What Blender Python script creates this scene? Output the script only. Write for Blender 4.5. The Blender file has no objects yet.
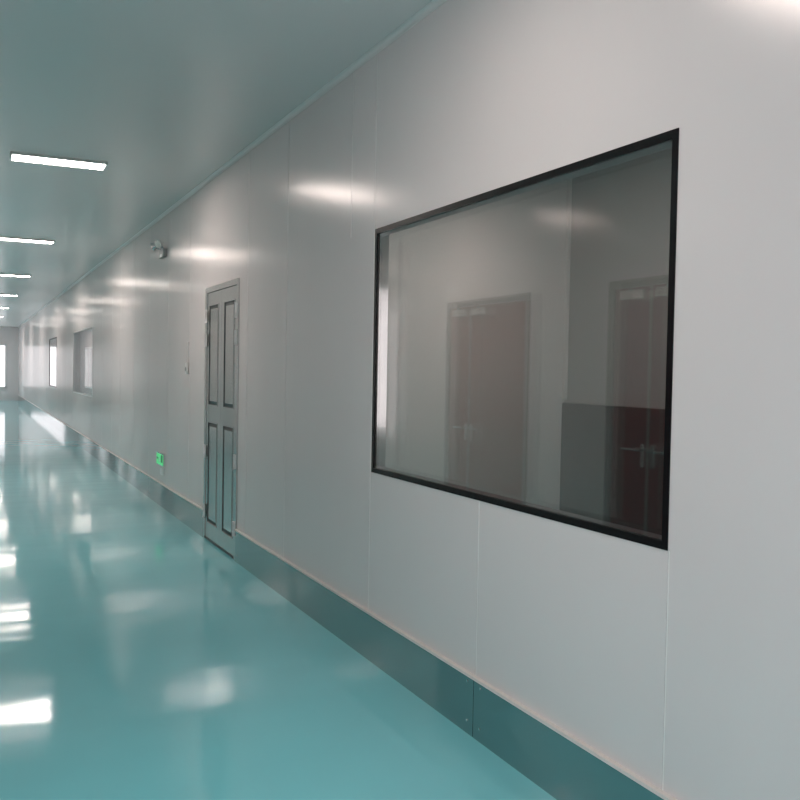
import bpy, bmesh, math
from mathutils import Vector, Matrix

SC = bpy.context.scene
COL = SC.collection
PI = math.pi

# ------------------------------------------------------------------ camera
F = 900.0
CAM_H = 1.42
cd = bpy.data.cameras.new('camera'); cam = bpy.data.objects.new('camera', cd); COL.objects.link(cam)
cd.sensor_width = 36.0; cd.lens = F * 36.0 / 800.0; cd.clip_start = 0.02; cd.clip_end = 400
vy = Vector((-430.0, -35.0, F)).normalized()            # corridor direction seen in camera axes (right, down, forward)
g = Vector((-0.0177, 1.0, 0.0)); g.z = -(g.x * vy.x + g.y * vy.y) / vy.z; g.normalize()
vz = -g; vx = vy.cross(vz)
R = Matrix((vx, vy, vz))                                 # camera axes -> world
R = R @ Matrix(((1, 0, 0), (0, -1, 0), (0, 0, -1)))
M4 = R.to_4x4(); M4.translation = Vector((0, 0, CAM_H)); cam.matrix_world = M4
SC.camera = cam

# ------------------------------------------------------------------ world and exposure
SC.view_settings.view_transform = 'Standard'; SC.view_settings.look = 'None'
SC.view_settings.gamma = 1.0; SC.view_settings.use_curve_mapping = False
SC.view_settings.exposure = 1.36
w = bpy.data.worlds.new('daylight'); SC.world = w; w.use_nodes = True
bgn = w.node_tree.nodes['Background']; bgn.inputs[0].default_value = (1.0, 0.955, 1.0, 1); bgn.inputs[1].default_value = .85
try:
    SC.cycles.max_bounces = 16; SC.cycles.glossy_bounces = 8; SC.cycles.diffuse_bounces = 6
    SC.cycles.transparent_max_bounces = 24; SC.cycles.sample_clamp_indirect = 8.0
    SC.cycles.use_denoising = True
except Exception: pass
LIGHT_E = 18.8
ROOM_E = 18.5

# ------------------------------------------------------------------ dimensions
WX = 1.79          # face of the right wall
SKX = 1.777        # face of the steel skirting
OX = -0.57         # face of the opposite wall
H = 3.0
Y0, Y1 = -5.0, 40.0
SKH = 0.237
WT = .072
RY = 6.0; RB = 4.35

# ------------------------------------------------------------------ materials
def mat(name, color, rough=0.5, metal=0.0, coat=0.0, coat_rough=0.1, emit=None, estr=0.0, spec=0.5, ior=1.5):
    m = bpy.data.materials.new(name); m.use_nodes = True
    b = m.node_tree.nodes['Principled BSDF']
    b.inputs['Base Color'].default_value = (*color, 1); b.inputs['Roughness'].default_value = rough
    b.inputs['Metallic'].default_value = metal; b.inputs['Coat Weight'].default_value = coat
    b.inputs['Coat Roughness'].default_value = coat_rough; b.inputs['IOR'].default_value = ior
    b.inputs['Specular IOR Level'].default_value = spec
    if emit: b.inputs['Emission Color'].default_value = (*emit, 1); b.inputs['Emission Strength'].default_value = estr
    return m
def bsdf(m): return m.node_tree.nodes['Principled BSDF']
def wavy(m, scale=(1, 1, 1), nscale=1.0, strength=0.1, dist=0.01, detail=1.0, extra=None):
    nt = m.node_tree; N = nt.nodes; L = nt.links
    tc = N.new('ShaderNodeTexCoord'); mp = N.new('ShaderNodeMapping'); mp.inputs['Scale'].default_value = scale
    nz = N.new('ShaderNodeTexNoise'); nz.inputs['Scale'].default_value = nscale; nz.inputs['Detail'].default_value = detail
    bp = N.new('ShaderNodeBump'); bp.inputs['Strength'].default_value = strength; bp.inputs['Distance'].default_value = dist
    L.new(tc.outputs['Object'], mp.inputs[0]); L.new(mp.outputs[0], nz.inputs['Vector'])
    L.new(nz.outputs['Fac'], bp.inputs['Height'])
    L.new(bp.outputs[0], bsdf(m).inputs['Normal'])
    if m.node_tree.nodes['Principled BSDF'].inputs['Coat Weight'].default_value > 0: L.new(bp.outputs[0], bsdf(m).inputs['Coat Normal'])
    return nz, mp, tc
def tint(m, c1, c2, scale=(1, 1, 1), nscale=1.0, detail=3.0, lo=0.35, hi=0.65):
    nt = m.node_tree; N = nt.nodes; L = nt.links
    tc = N.new('ShaderNodeTexCoord'); mp = N.new('ShaderNodeMapping'); mp.inputs['Scale'].default_value = scale
    nz = N.new('ShaderNodeTexNoise'); nz.inputs['Scale'].default_value = nscale; nz.inputs['Detail'].default_value = detail
    cr = N.new('ShaderNodeValToRGB'); cr.color_ramp.elements[0].position = lo; cr.color_ramp.elements[1].position = hi
    cr.color_ramp.elements[0].color = (*c1, 1); cr.color_ramp.elements[1].color = (*c2, 1)
    L.new(tc.outputs['Object'], mp.inputs[0]); L.new(mp.outputs[0], nz.inputs['Vector']); L.new(nz.outputs['Fac'], cr.inputs[0])
    L.new(cr.outputs[0], bsdf(m).inputs['Base Color'])

m_wall = mat('painted_steel_panel', (.72, .71, .70), rough=.21, metal=.07, spec=.05)
tint(m_wall, (.825, .775, .77), (.845, .795, .79), scale=(1, 1, .15), nscale=1.3)
wavy(m_wall, scale=(1, 1, .22), nscale=.9, strength=.15, dist=.010, detail=1.0)
m_seal = mat('white_sealant', (.92, .90, .88), rough=.5)
m_ceil = mat('ceiling_panel', (.76, .765, .76), rough=.25, spec=.5)
wavy(m_ceil, scale=(1, .3, 1), nscale=.8, strength=.3, dist=.012, detail=1.0)
m_floor = mat('teal_epoxy', (.065, .30, .31), rough=.08, coat=.0, spec=.5)
tint(m_floor, (.225, .68, .745), (.245, .72, .785), nscale=.8)
wavy(m_floor, scale=(.6, 1.3, 1), nscale=2.4, strength=.22, dist=.010, detail=1.0)
m_steel = mat('satin_stainless', (.58, .585, .575), rough=.24, metal=1.0)
wavy(m_steel, scale=(1, 1, .3), nscale=1.5, strength=.2, dist=.006)
m_skirt = mat('skirting_steel', (.40, .43, .43), rough=.035, metal=1.0)
wavy(m_skirt, scale=(1, 1, .3), nscale=1.0, strength=.06, dist=.005)
m_cap = mat('skirting_cap', (.84, .77, .73), rough=.35)
m_groove = mat('groove_shade', (.14, .15, .15), rough=.5, metal=1.0)  # darkened steel: shade of the panel recesses put into the colour
m_chrome = mat('chrome', (.75, .75, .75), rough=.12, metal=1.0)
m_alu = mat('brushed_aluminium', (.80, .79, .77), rough=.25, metal=1.0)
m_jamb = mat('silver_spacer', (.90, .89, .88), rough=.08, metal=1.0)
m_head = mat('shaded_spacer_head', (.22, .23, .23), rough=.4)
m_sill = mat('shaded_spacer_sill', (.02, .02, .02), rough=.4)
m_cove = mat('cove_aluminium', (.82, .82, .81), rough=.35, metal=.15)
m_hinge = mat('bright_hinge', (.88, .85, .85), rough=.3, metal=.3)
m_black = mat('black_border', (.006, .006, .007), rough=.25, spec=.3)
m_dark = mat('dark_threshold', (.01, .012, .012), rough=.4)
m_maroon = mat('maroon_laminate', (.21, .052, .058), rough=.35)
m_frameg = mat('grey_door_frame', (.30, .30, .29), rough=.3, metal=.4)
m_white = mat('white_plastic', (.78, .78, .77), rough=.35)
m_grey = mat('grey_plastic', (.34, .34, .34), rough=.4)
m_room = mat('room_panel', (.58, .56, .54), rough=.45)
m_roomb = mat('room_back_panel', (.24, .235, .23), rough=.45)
m_roomfl = mat('room_floor', (.10, .30, .30), rough=.3)
m_dado = mat('dark_dado', (.012, .014, .014), rough=.5)
m_light = mat('light_diffuser', (.9, .9, .88), rough=.5, emit=(1.0, .87, .80), estr=LIGHT_E)
m_soft = mat('light_diffuser_soft', (.9, .9, .88), rough=.5, emit=(1.0, .87, .80), estr=LIGHT_E * .68)
m_dim = mat('fill_diffuser', (.9, .9, .88), rough=.5, emit=(1.0, .95, .90), estr=ROOM_E)
m_lens = mat('lamp_lens', (.82, .82, .80), rough=.15, spec=.8)
m_green = mat('exit_green', (.03, .45, .12), rough=.3, emit=(.10, .85, .30), estr=.22)
m_greend = mat('exit_dark_green', (.01, .10, .035), rough=.4)
m_greenl = mat('exit_pale', (.75, .85, .75), rough=.4)

def glass_mat(name, tintc):
    m = bpy.data.materials.new(name); m.use_nodes = True
    nt = m.node_tree; N = nt.nodes; L = nt.links
    for n in list(N): N.remove(n)
    out = N.new('ShaderNodeOutputMaterial'); mx = N.new('ShaderNodeMixShader')
    tr = N.new('ShaderNodeBsdfTransparent'); tr.inputs[0].default_value = (*tintc, 1)
    gl = N.new('ShaderNodeBsdfGlossy'); gl.inputs['Roughness'].default_value = .01; gl.inputs['Color'].default_value = (1, 1, 1, 1)
    geo = N.new('ShaderNodeNewGeometry'); dot = N.new('ShaderNodeVectorMath'); dot.operation = 'DOT_PRODUCT'
    ab = N.new('ShaderNodeMath'); ab.operation = 'ABSOLUTE'
    one = N.new('ShaderNodeMath'); one.operation = 'SUBTRACT'; one.inputs[0].default_value = 1.0
    pw = N.new('ShaderNodeMath'); pw.operation = 'POWER'; pw.inputs[1].default_value = 5.0
    ma = N.new('ShaderNodeMath'); ma.operation = 'MULTIPLY_ADD'; ma.inputs[1].default_value = .90; ma.inputs[2].default_value = .10
    L.new(geo.outputs['Normal'], dot.inputs[0]); L.new(geo.outputs['Incoming'], dot.inputs[1])
    L.new(dot.outputs['Value'], ab.inputs[0]); L.new(ab.outputs[0], one.inputs[1]); L.new(one.outputs[0], pw.inputs[0])
    L.new(pw.outputs[0], ma.inputs[0]); L.new(ma.outputs[0], mx.inputs[0])
    L.new(tr.outputs[0], mx.inputs[1]); L.new(gl.outputs[0], mx.inputs[2]); L.new(mx.outputs[0], out.inputs[0])
    return m
m_glass = glass_mat('window_glass', (.925, .92, .915))

# ------------------------------------------------------------------ mesh helpers
def obj(name, bm, m, parent=None, smooth=False):
    bmesh.ops.recalc_face_normals(bm, faces=bm.faces)
    me = bpy.data.meshes.new(name); bm.to_mesh(me); bm.free()
    for mm in (m if isinstance(m, (list, tuple)) else [m]): me.materials.append(mm)
    if smooth:
        for p in me.polygons: p.use_smooth = True
    o = bpy.data.objects.new(name, me); COL.objects.link(o)
    if parent: o.parent = parent
    return o
def place(o, loc):
    """put a top-level mesh object's origin at loc without moving it"""
    o.data.transform(Matrix.Translation(-Vector(loc))); o.location = loc
    return o
def box(bm, x0, x1, y0, y1, z0, z1, bevel=0.0, mi=0):
    r = bmesh.ops.create_cube(bm, size=1.0); vs = r['verts']
    for v in vs:
        v.co = Vector((x0 + (v.co.x + .5) * (x1 - x0), y0 + (v.co.y + .5) * (y1 - y0), z0 + (v.co.z + .5) * (z1 - z0)))
    fs = list({f for v in vs for f in v.link_faces})
    for f in fs: f.material_index = mi
    if bevel > 0:
        es = list({e for v in vs for e in v.link_edges})
        bmesh.ops.bevel(bm, geom=es, offset=bevel, segments=2, affect='EDGES', profile=.5)
def cyl(bm, p0, p1, r, seg=16, r2=None):
    p0, p1 = Vector(p0), Vector(p1); d = p1 - p0
    q = Vector((0, 0, 1)).rotation_difference(d.normalized()).to_matrix().to_4x4()
    bmesh.ops.create_cone(bm, cap_ends=True, segments=seg, radius1=r, radius2=r if r2 is None else r2, depth=d.length,
                          matrix=Matrix.Translation((p0 + p1) / 2) @ q)
def ring(bm, x0, x1, y0, y1, z0, z1, t, mi=0):
    """rectangular ring lying in a Y-Z plane, x0..x1 thick, border t wide"""
    box(bm, x0, x1, y0, y1, z1 - t, z1, mi=mi); box(bm, x0, x1, y0, y1, z0, z0 + t, mi=mi)
    box(bm, x0, x1, y0, y0 + t, z0 + t, z1 - t, mi=mi); box(bm, x0, x1, y1 - t, y1, z0 + t, z1 - t, mi=mi)
def BM(): return bmesh.new()
def empty(name, loc):
    o = bpy.data.objects.new(name, None); o.empty_display_size = .1; o.location = loc; COL.objects.link(o); return o
def pobj(name, bm, m, parent, smooth=False):
    """a part modelled in world coordinates under a thing whose empty stands at parent.location"""
    o = obj(name, bm, m, None, smooth)
    t = parent; off = Vector((0, 0, 0))
    while t: off += Vector(t.location); t = t.parent
    o.data.transform(Matrix.Translation(-off)); o.parent = parent
    return o
def thing(o, label, cat, group=None):
    o['label'] = label; o['category'] = cat
    if group: o['group'] = group
    return o
def struct(o, label=None):
    o['kind'] = 'structure'
    if label: o['label'] = label
    return o

def wall_mesh(xf, depth, y0, y1, z0, z1, holes, seams, gw=.007, gd=.002):
    """panel wall in a Y-Z plane with real openings and shallow sealed joints; xf = visible face, depth signed"""
    ys = {y0, y1}; zs = {z0, z1}
    for a, b, c, d in holes: ys |= {a, b}; zs |= {c, d}
    for s in seams: ys |= {round(s[0] - gw / 2, 5), round(s[0] + gw / 2, 5)}
    for s in seams: zs |= {s[1], s[2]}
    ys = sorted(ys); zs = sorted(zs)
    def state(i, j):
        if i < 0 or j < 0 or i >= len(ys) - 1 or j >= len(zs) - 1: return 0
        y = (ys[i] + ys[i + 1]) / 2; z = (zs[j] + zs[j + 1]) / 2
        for a, b, c, d in holes:
            if a < y < b and c < z < d: return 0
        for s in seams:
            if abs(y - s[0]) < gw / 2 and s[1] < z < s[2]: return 2
        return 1
    bm = BM(); sgn = 1 if depth > 0 else -1
    def X(st): return xf + (gd * sgn if st == 2 else 0)
    def quad(pts, mi=0):
        f = bm.faces.new([bm.verts.new(p) for p in pts]); f.material_index = mi
    xb = xf + depth
    for i in range(len(ys) - 1):
        for j in range(len(zs) - 1):
            s = state(i, j)
            if not s: continue
            a, b, c, d = ys[i], ys[i + 1], zs[j], zs[j + 1]; x = X(s)
            quad([(x, a, c), (x, b, c), (x, b, d), (x, a, d)], 1 if s == 2 else 0)
            quad([(xb, a, c), (xb, b, c), (xb, b, d), (xb, a, d)])
            for (di, dj, e) in ((-1, 0, ((a, c), (a, d))), (1, 0, ((b, c), (b, d))), (0, -1, ((a, c), (b, c))), (0, 1, ((a, d), (b, d)))):
                t = state(i + di, j + dj)
                if t == 0: quad([(x, *e[0]), (x, *e[1]), (xb, *e[1]), (xb, *e[0])])
                elif t == 2 and s == 1: quad([(x, *e[0]), (x, *e[1]), (X(2), *e[1]), (X(2), *e[0])])
    bmesh.ops.remove_doubles(bm, verts=bm.verts, dist=1e-5)
    return bm

# ------------------------------------------------------------------ structure: corridor shell
bm = BM(); 
for q in ((OX - .15, WX + WT, Y0 - .2, Y1 + .2), (WX + WT, RB + .08, .2, RY + .08), (WX + WT, 3.28, RY + .08, Y1 + .2)): box(bm, q[0], q[1], q[2], q[3], -.12, 0)
struct(obj('floor', bm, m_floor))

WT = .072
W1 = (1.962, 4.052, .928, 2.119)            # the large window
W2 = (15.30, 18.30, .931, 2.085)
DR = (6.505, 7.530, 0.0, 2.096)
win_holes = [W1, W2, (22.0, 24.1, .931, 2.1)]
seams = []
for y in (-4.3, -3.25, -2.2, -1.15, -.1, .9): seams.append((y, SKH, 2.97))
seams += [(1.958, SKH, W1[2]), (3.012, SKH, W1[2]), (4.068, SKH, 2.97), (4.37, W1[3], 2.97), (5.41, SKH, 2.97),
          (6.30, SKH, 2.97), (8.17, SKH, 2.97), (9.15, SKH, 2.97), (10.2, SKH, 2.97), (11.25, SKH, 2.97), (12.3, SKH, 2.97),
          (13.07, SKH, 2.97), (14.1, SKH, 2.97), (15.28, SKH, 2.97)]
seams += [(y, SKH, 2.97) for y in (18.35, 19.6, 20.7, 21.8, 24.2, 25.3, 26.4, 27.5, 28.6, 29.7, 30.8, 31.9, 33, 34.1, 35.2, 36.3)]
struct(obj('wall_right', wall_mesh(WX, WT, Y0, Y1, 0, H, win_holes + [DR], seams), [m_wall, m_seal]))

OD = [(3.81, 5.23), (6.25, 7.67), (20.3, 21.72), (29.2, 30.6), (33.6, 35.0)]    # maroon doors of the opposite wall
OW = [(-2.0, .1), (.3, 2.4), (25.2, 26.4), (27.6, 28.6), (31.3, 33.0), (35.6, 38.0)]
oholes = [(a, b, 0.0, 2.1) for a, b in OD] + [(a, b, .6, 2.2) for a, b in OW]
oseams = [(y, SKH, 2.97) for y in (-3.6, -2.5, 3.0, 5.74, 8.5, 9.6, 10.7, 12.05, 13.1, 14.2, 15.3, 16.4, 17.5, 18.6, 22.5, 23.6, 24.7, 25.8)]
struct(obj('wall_left', wall_mesh(OX, -WT, Y0, Y1, 0, H, oholes, oseams), [m_wall, m_seal]))

bm = BM(); 
for q in ((OX - .15, WX + WT, Y0 - .2, Y1 + .2), (WX + WT, RB + .08, .2, RY + .08), (WX + WT, 3.28, RY + .08, Y1 + .2)): box(bm, q[0], q[1], q[2], q[3], H, H + .1)
struct(obj('ceiling', bm, m_ceil))
# end walls; the far one has a glazed opening
EH = (-.1, 1.35, .5, 2.3)
bm = BM()
box(bm, OX, EH[0], Y1, Y1 + .1, 0, H); box(bm, EH[1], WX, Y1, Y1 + .1, 0, H)
box(bm, EH[0], EH[1], Y1, Y1 + .1, 0, EH[2]); box(bm, EH[0], EH[1], Y1, Y1 + .1, EH[3], H)
struct(obj('wall_far', bm, m_wall))
bm = BM(); box(bm, OX, WX, Y0 - .1, Y0, 0, H); struct(obj('wall_near', bm, m_wall))

# coving along the ceiling edges
def cove(name, x, sgn, y0, y1, zc, m):
    bm = BM(); n = 6; r = .020
    prof = [(x, zc - r)] + [(x + sgn * (r - r * math.cos(a * PI / 2 / n)), zc - r + r * math.sin(a * PI / 2 / n)) for a in range(1, n)] + [(x + sgn * r, zc)]
    prof = [(x, zc - r - .006)] + [(x + sgn * .003, zc - r - .006)] + [(px + sgn * .003, pz) for px, pz in prof[1:]] + [(x + sgn * (r + .006), zc - .003), (x + sgn * (r + .006), zc), (x, zc)]
    A = [bm.verts.new((px, y0, pz)) for px, pz in prof]; B = [bm.verts.new((px, y1, pz)) for px, pz in prof]
    k = len(prof)
    for i in range(k): bm.faces.new((A[i], A[(i + 1) % k], B[(i + 1) % k], B[i]))
    bm.faces.new(A); bm.faces.new(B[::-1])
    return struct(obj(name, bm, m))
cove('trim_1', WX, -1, Y0, Y1, H, m_cove)
cove('trim_2', OX, 1, Y0, Y1, H, m_cove)

# stainless skirting in lengths with a pale cap and screws
def skirting(name, xw, sgn, pieces):
    root = struct(empty(name, (xw, 0, 0)))
    t = abs(WX - SKX)
    for (a, b) in pieces:
        bm = BM(); box(bm, min(xw, xw + sgn * t), max(xw, xw + sgn * t), a + .0015, b - .0015, 0, SKH - .008)
        p = pobj('steel_strip', bm, m_skirt, root)
        bm = BM(); box(bm, min(xw, xw + sgn * (t + .007)), max(xw, xw + sgn * (t + .007)), a, b, SKH - .008, SKH + .003)
        pobj('cap', bm, m_cap, root)
        if sgn < 0 and a < 12:
            for (y, z) in ((a + .05, .207), (b - .05, .207), (a + .05, .05), (b - .05, .05)):
                if b - a < .2: continue
                bm = BM(); x = xw + sgn * t
                cyl(bm, (x, y, z), (x - .0015, y, z), .005, 10)
                pobj('screw', bm, m_chrome, root)
    return root
sk = [(Y0, -2.245), (-2.245, .355), (.355, 3.005), (3.005, 6.505), (7.530, 10.1), (10.1, 12.7), (12.7, 15.3), (15.3, 17.9), (17.9, 20.5), (20.5, 23.1), (23.1, 27), (27, 31), (31, 35), (35, Y1)]
skirting('baseboard_right', WX, -1, sk)
skirting('baseboard_left', OX, 1, [(Y0, -1.4), (-1.4, 1.2), (1.2, 3.81), (5.23, 6.25), (7.67, 9.4), (9.4, 12.03), (12.07, 14.6), (14.6, 17.2), (17.2, 20.3), (21.72, 24), (24, 29.2), (30.6, 33.6), (35.0, 37.6), (37.6, Y1)])

for k, y in enumerate((12.05, 22.8, 27.0)):
    bm = BM(); box(bm, OX, OX + .03, y - .06, y + .06, SKH + .01, H - .04, .003); struct(obj('trim_%d' % (6 + k), bm, m_frameg))
# ------------------------------------------------------------------ windows of the right wall
def window(name, hole, label=None, border=None):
    a, b, c, d = hole
    root = struct(empty(name, (WX, (a + b) / 2, c)), label)
    bw = .024
    bm = BM(); ring(bm, WX - .003, WX + .004, a, b, c, d, bw); pobj('window_border', bm, border or m_black, root)
    for (q, m_) in ((0, m_jamb), (1, m_jamb), (2, m_head), (3, m_sill)):  # head and sill are darker than the jambs: shade put into their colour
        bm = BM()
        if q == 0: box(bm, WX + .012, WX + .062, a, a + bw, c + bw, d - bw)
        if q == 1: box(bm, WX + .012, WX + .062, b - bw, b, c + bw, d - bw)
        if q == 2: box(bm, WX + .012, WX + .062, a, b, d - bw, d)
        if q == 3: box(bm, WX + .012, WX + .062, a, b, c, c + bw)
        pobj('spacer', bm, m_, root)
    bm = BM(); box(bm, WX + .005, WX + .011, a, b, c, d); pobj('outer_pane', bm, m_glass, root)
    bm = BM(); box(bm, WX + .063, WX + .069, a, b, c, d); pobj('inner_pane', bm, m_glass, root)
    return root
window('window_1', W1, 'large double glazed observation window with black border in the panel wall')
window('window_2', W2, 'far observation window at the left edge, further down the corridor', m_cove)
window('window_3', win_holes[2])
# daylight windows of the opposite wall and the far end
for i, (a, b) in enumerate(OW):
    r = struct(empty('window_%d' % (4 + i), (OX, (a + b) / 2, .6)))
    bm = BM(); ring(bm, OX - WT, OX + .01, a, b, .6, 2.2, .06); box(bm, OX - .07, OX - .02, (a + b) / 2 - .02, (a + b) / 2 + .02, .66, 2.14)
    pobj('window_frame', bm, m_white, r)
    bm = BM(); box(bm, OX - .05, OX - .044, a + .06, b - .06, .66, 2.14); pobj('pane', bm, m_glass, r)
r = struct(empty('window_10', (.6, Y1, .5)))
bm = BM()
box(bm, EH[0], EH[0] + .06, Y1 - .01, Y1 + .1, EH[2], EH[3]); box(bm, EH[1] - .06, EH[1], Y1 - .01, Y1 + .1, EH[2], EH[3])
box(bm, EH[0], EH[1], Y1 - .01, Y1 + .1, EH[3] - .06, EH[3]); box(bm, EH[0], EH[1], Y1 - .01, Y1 + .1, EH[2], EH[2] + .06)
pobj('window_frame', bm, m_white, r)
bm = BM(); box(bm, EH[0] + .06, EH[1] - .06, Y1 + .04, Y1 + .046, EH[2] + .06, EH[3] - .06); pobj('pane', bm, m_glass, r)

# ------------------------------------------------------------------ steel double door in the right wall
def steel_door():
    a, b, c, d = DR; fw = .045
    root = struct(empty('door_1', (WX, (a + b) / 2, 0)), 'narrow stainless steel double door with long moulded panels')
    bm = BM()
    box(bm, WX - .012, WX + WT, a, a + fw, 0, d, .002); box(bm, WX - .012, WX + WT, b - fw, b, 0, d, .002)
    box(bm, WX - .012, WX + WT, a + fw, b - fw, d - fw, d, .002)
    pobj('door_frame', bm, m_steel, root)
    bm = BM(); box(bm, WX - .004, WX + WT, a + fw, b - fw, .0, .022); pobj('threshold', bm, m_dark, root)
    mid = (a + b) / 2
    for k, (la, lb) in enumerate(((a + fw + .003, mid - .0015), (mid + .0015, b - fw - .003))):
        z0, z1 = .026, d - fw - .003
        xf = WX - .004
        lw = lb - la
        if k == 0: pa, pb = la + .07, lb - .09
        else: pa, pb = la + .09, lb - .07
        pans = [(pa, pb, .15, .985), (pa, pb, 1.125, 1.945)]
        bm = BM()
        # leaf slab with sunk panels
        bm2 = wall_mesh(xf, .04, la, lb, z0, z1, pans, [])
        lf = pobj('door_leaf', bm2, m_steel, root); bm.free()
        for (p0, p1, q0, q1) in pans:
            bm = BM(); t = .028; dp = .014
            # moulding: sloped sides going in, then a raised field
            def rect(x, i): return [bm.verts.new((x, p0 + i, q0 + i)), bm.verts.new((x, p1 - i, q0 + i)), bm.verts.new((x, p1 - i, q1 - i)), bm.verts.new((x, p0 + i, q1 - i))]
            rs = [rect(xf - .003, -.004), rect(xf - .003, .004), rect(xf + .007, .009), rect(xf + .007, .014), rect(xf + .001, .034), rect(xf + .001, .040)]
            for u in range(len(rs) - 1):
                for v in range(4):
                    f = bm.faces.new((rs[u][v], rs[u][(v + 1) % 4], rs[u + 1][(v + 1) % 4], rs[u + 1][v]))
                    if u in (1, 2, 3): f.material_index = 1
            bm.faces.new(rs[-1])
            back = rect(xf + .03, -.006)
            for v in range(4): bm.faces.new((rs[0][v], rs[0][(v + 1) % 4], back[(v + 1) % 4], back[v]))
            bm.faces.new(back)
            pn = obj('door_panel', bm, [m_steel, m_groove], None)
            off = Vector(root.location); pn.data.transform(Matrix.Translation(-off)); pn.parent = lf
        # hinges on the outer edge
        for z in (1.86, 1.66, .735, .235):
            hy = a + fw if k == 0 else b - fw
            bm = BM(); cyl(bm, (xf - .014, hy, z - .055), (xf - .014, hy, z + .055), .0085, 14)
            for zz in (-.02, .02): cyl(bm, (xf - .014, hy, z + zz - .001), (xf - .014, hy, z + zz + .001), .0095, 14)
            box(bm, xf - .012, xf - .008, hy - .03, hy + .03, z - .05, z + .05, .001)
            pobj('hinge', bm, m_hinge, root)
    return root
steel_door()

# ------------------------------------------------------------------ maroon doors of the opposite wall (seen mirrored in the glass)
def maroon_door(idx, a, b):
    root = struct(empty('door_%d' % idx, (OX, (a + b) / 2, 0)))
    fw = .055; d = 2.1
    bm = BM()
    box(bm, OX - WT, OX + .012, a, a + fw, 0, d, .002); box(bm, OX - WT, OX + .012, b - fw, b, 0, d, .002)
    box(bm, OX - WT, OX + .012, a + fw, b - fw, d - fw, d, .002)
    pobj('door_frame', bm, m_frameg, root)
    s = b - .44
    for (la, lb, big) in ((a + fw + .003, s - .002, True), (s + .002, b - fw - .003, False)):
        bm = BM(); box(bm, OX - .05, OX - .005, la, lb, .01, d - fw - .004, .003)
        lf = pobj('door_leaf', bm, m_maroon, root)
        x = OX - .005
        bm = BM(); ym = lb - .20 if big else la + .16
        box(bm, x, x + .045, ym - .12, ym + .12, 1.955, 2.02, .004); pobj('door_closer', bm, m_alu, root)
        bm = BM()
        cyl(bm, (x + .055, ym, 2.03), (x + .15, ym - .16, 2.04), .009, 8); cyl(bm, (x + .15, ym - .16, 2.045), (OX + .012, ym + .04, 2.075), .009, 8)
        cyl(bm, (x + .022, ym, 2.0), (x + .055, ym, 2.04), .012, 8)
        pobj('closer_arm', bm, m_chrome, root)
        bm = BM(); hy = s - .05 if big else s + .05; sg = -1 if big else 1
        cyl(bm, (x, hy, .92), (x + .05, hy, .92), .011, 10)
        box(bm, x + .038, x + .056, min(hy - sg * .012, hy + sg * .17), max(hy - sg * .012, hy + sg * .17), .911, .929, .005)
        box(bm, x, x + .007, hy - .02, hy + .02, .80, .96, .003)
        pobj('door_handle', bm, m_chrome, root)
        for z in (1.8, 1.6, .3):
            bm = BM(); hy = a + fw if big else b - fw
            cyl(bm, (x + .012, hy, z - .05), (x + .012, hy, z + .05), .008, 10); pobj('hinge', bm, m_chrome, root)
    bm = BM(); box(bm, OX - .012, OX + .004, s - .012, s + .012, .02, d - fw - .006, .003); pobj('astragal', bm, m_frameg, root)
for i, (a, b) in enumerate(OD): maroon_door(2 + i, a, b)

# ------------------------------------------------------------------ room behind the large window
RY = 6.0; RB = 4.35
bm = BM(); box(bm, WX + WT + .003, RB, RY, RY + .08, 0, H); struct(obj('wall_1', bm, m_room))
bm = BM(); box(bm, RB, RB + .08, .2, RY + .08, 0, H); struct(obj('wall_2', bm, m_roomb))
DW = (2.55, 4.15, .85, 2.25)          # daylight window in the end wall of that room
bm = BM()
box(bm, WX + WT + .003, DW[0], .2, .28, 0, H); box(bm, DW[1], RB, .2, .28, 0, H)
box(bm, DW[0], DW[1], .2, .28, 0, DW[2]); box(bm, DW[0], DW[1], .2, .28, DW[3], H)
struct(obj('wall_3', bm, m_room))
r = struct(empty('window_11', (3.5, .24, .85)))
bm = BM()
box(bm, DW[0], DW[0] + .05, .19, .29, DW[2], DW[3]); box(bm, DW[1] - .05, DW[1], .19, .29, DW[2], DW[3])
box(bm, DW[0] + .05, DW[1] - .05, .19, .29, DW[2], DW[2] + .05); box(bm, DW[0] + .05, DW[1] - .05, .19, .29, DW[3] - .05, DW[3])
pobj('window_frame', bm, m_white, r)
bm = BM(); box(bm, DW[0] + .05, DW[1] - .05, .24, .246, DW[2] + .05, DW[3] - .05); pobj('pane', bm, m_glass, r)
bm = BM(); box(bm, RB - .03, RB, .28, RY, 0, 1.20, .002); struct(obj('trim_3', bm, m_dado), 'dark lower panelling on the back wall behind the glass')
bm = BM(); box(bm, RB - .03, RB, RY - .03, RY, 1.23, H, .002); struct(obj('trim_5', bm, m_room))
# rooms behind the further windows: a shallow back wall
bm = BM(); box(bm, 3.2, 3.28, RY + .08, Y1, 0, H); struct(obj('wall_4', bm, m_room))

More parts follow.
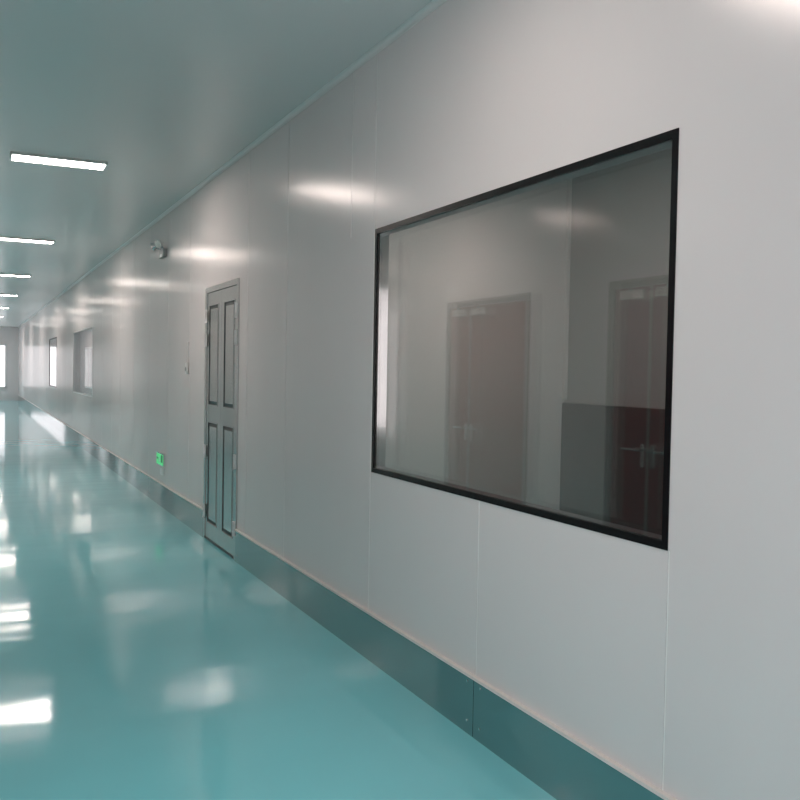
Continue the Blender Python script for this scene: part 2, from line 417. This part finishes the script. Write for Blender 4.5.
# ------------------------------------------------------------------ ceiling lights
def ceiling_light(x0, x1, yc, wd, mdiff, label, group=None, name='ceiling_light'):
    root = empty(name, ((x0 + x1) / 2, yc, H)); thing(root, label, 'light', group)
    bm = BM(); y0, y1 = yc - wd / 2, yc + wd / 2; t = .014; zb = H - .022
    box(bm, x0 - t, x1 + t, y0 - t, y0, zb, H); box(bm, x0 - t, x1 + t, y1, y1 + t, zb, H)
    box(bm, x0 - t, x0, y0, y1, zb, H); box(bm, x1, x1 + t, y0, y1, zb, H)
    pobj('frame', bm, m_white, root)
    bm = BM(); box(bm, x0, x1, y0, y1, H - .018, H - .004); pobj('diffuser', bm, mdiff, root)
    return root
names = {-2.35: 'rectangular LED ceiling light behind the viewer, off the picture',
         2.6: 'rectangular LED ceiling light overhead beside the large window',
         7.39: 'glowing rectangular ceiling light near the left edge, nearest and largest of those directly visible',
         12.2: 'ceiling light second along the corridor, reflected as a streak left of the door top',
         17.05: 'ceiling light third along the corridor, reflected left of the emergency lamp',
         21.9: 'ceiling light fourth along the corridor, its streak near the left edge',
         26.75: 'ceiling light fifth along the corridor, far down the row',
         31.6: 'ceiling light sixth along the corridor, far down the row',
         36.4: 'last ceiling light before the far end wall'}
for y, lab in names.items():
    ceiling_light(.28, .94, y, .21, m_soft if y == 2.6 else m_light, lab, 'ceiling lights along the corridor')
ceiling_light(2.6, 3.2, 4.6, .3, m_dim, 'added fill light, out of view, in the room behind the large window', name='room_fill_light')  # unseen fill lamp, added to brighten the room behind the glass

# ------------------------------------------------------------------ emergency lamp with two heads
def emergency_light():
    yc, zb = 9.36, 2.53
    root = empty('emergency_light', (WX, yc, zb)); thing(root, 'twin-head chrome emergency lamp high on the wall left of the steel door', 'lamp')
    bm = BM(); box(bm, WX - .04, WX, yc - .12, yc + .12, zb + .015, zb + .10, .008); pobj('housing', bm, m_grey, root)
    bm = BM(); box(bm, WX - .043, WX - .04, yc - .05, yc + .05, zb + .02, zb + .05, .001); pobj('label_plate', bm, m_white, root)
    for s in (-1, 1):
        hy = yc + s * .115
        bm = BM(); cyl(bm, (WX - .03, hy * .5 + yc * .5, zb + .11), (WX - .055, hy, zb + .125), .010, 10); pobj('bracket', bm, m_chrome, root)
        d = Vector((-.75, s * .55, -.35)).normalized(); c = Vector((WX - .07, hy, zb + .145))
        bm = BM(); cyl(bm, c - d * .035, c + d * .02, .022, 20, .043); cyl(bm, c + d * .02, c + d * .034, .047, 20)
        hd = pobj('lamp_head', bm, m_chrome, root)
        bm = BM(); cyl(bm, c + d * .0335, c + d * .038, .036, 20)
        o = obj('lens', bm, m_lens, None); o.data.transform(Matrix.Translation(-Vector(root.location))); o.parent = hd
emergency_light()

# ------------------------------------------------------------------ green running man sign
def exit_sign():
    y0, y1, z0, z1 = 9.23, 9.59, .425, .555
    root = empty('exit_sign', (WX, (y0 + y1) / 2, z0)); thing(root, 'small green running-man emergency exit sign low on the wall', 'sign')
    bm = BM(); box(bm, WX - .022, WX, y0, y1, z0, z1, .003); pobj('frame', bm, m_alu, root)
    x = WX - .0225
    bm = BM(); box(bm, x - .002, x + .001, y0 + .008, y1 - .008, z0 + .006, z1 - .016); pobj('face', bm, m_green, root)
    x -= .002
    bm = BM()                                     # doorway and arrow silhouettes
    box(bm, x - .002, x, y0 + .03, y0 + .10, z0 + .035, z1 - .02)
    pobj('doorway_symbol', bm, m_greend, root)
    bm = BM()
    def bar(pa, pb, r): cyl(bm, (x - .001, *pa), (x - .001, *pb), r, 6)
    cy = y0 + .19; cz = z0 + .062
    bar((cy, cz + .012), (cy - .012, cz - .010), .007); bar((cy - .010, cz - .008), (cy - .032, cz - .012), .0045); bar((cy - .032, cz - .012), (cy - .034, cz - .034), .004)
    bar((cy - .006, cz - .010), (cy + .018, cz - .026), .0045); bar((cy + .018, cz - .026), (cy + .034, cz - .020), .004)
    bar((cy, cz + .012), (cy - .024, cz + .010), .0035); bar((cy + .004, cz + .012), (cy + .024, cz + .004), .0035)
    bar((cy - .004, cz + .027), (cy - .0041, cz + .0275), .008)
    pobj('running_man_symbol', bm, m_greenl, root)
    bm = BM()
    box(bm, x - .002, x, y1 - .11, y1 - .05, z0 + .06, z0 + .072)
    vs = [bm.verts.new((x - .002, y1 - .05, z0 + .048)), bm.verts.new((x - .002, y1 - .05, z0 + .084)), bm.verts.new((x - .002, y1 - .022, z0 + .066))]
    ws = [bm.verts.new((x, v.co.y, v.co.z)) for v in vs]
    bm.faces.new(vs); bm.faces.new(ws[::-1])
    for i in range(3): bm.faces.new((vs[i], vs[(i + 1) % 3], ws[(i + 1) % 3], ws[i]))
    pobj('arrow_symbol', bm, m_greend, root)
    return root
exit_sign()
bm = BM(); box(bm, WX - .028, WX, 9.27, 9.35, .335, .405, .006)
o = place(obj('wall_socket', bm, m_white), (WX, 9.31, .335)); thing(o, 'tiny pale socket just under the green exit sign', 'socket')

# ------------------------------------------------------------------ push button beside the door
def push_button():
    yc, zc = 8.22, 1.425
    root = empty('push_button', (WX, yc, zc - .05)); thing(root, 'small rounded pale button unit on the wall left of the steel door', 'button')
    bm = BM(); box(bm, WX - .022, WX, yc - .042, yc + .042, zc - .052, zc + .052, .018); pobj('casing', bm, m_white, root, True)
    bm = BM(); cyl(bm, (WX - .027, yc, zc - .008), (WX - .02, yc, zc - .008), .018, 20); pobj('knob', bm, m_grey, root)
    bm = BM(); box(bm, WX - .008, WX, yc - .007, yc + .007, zc + .05, zc + .24, .002); pobj('conduit', bm, m_white, root)
push_button()
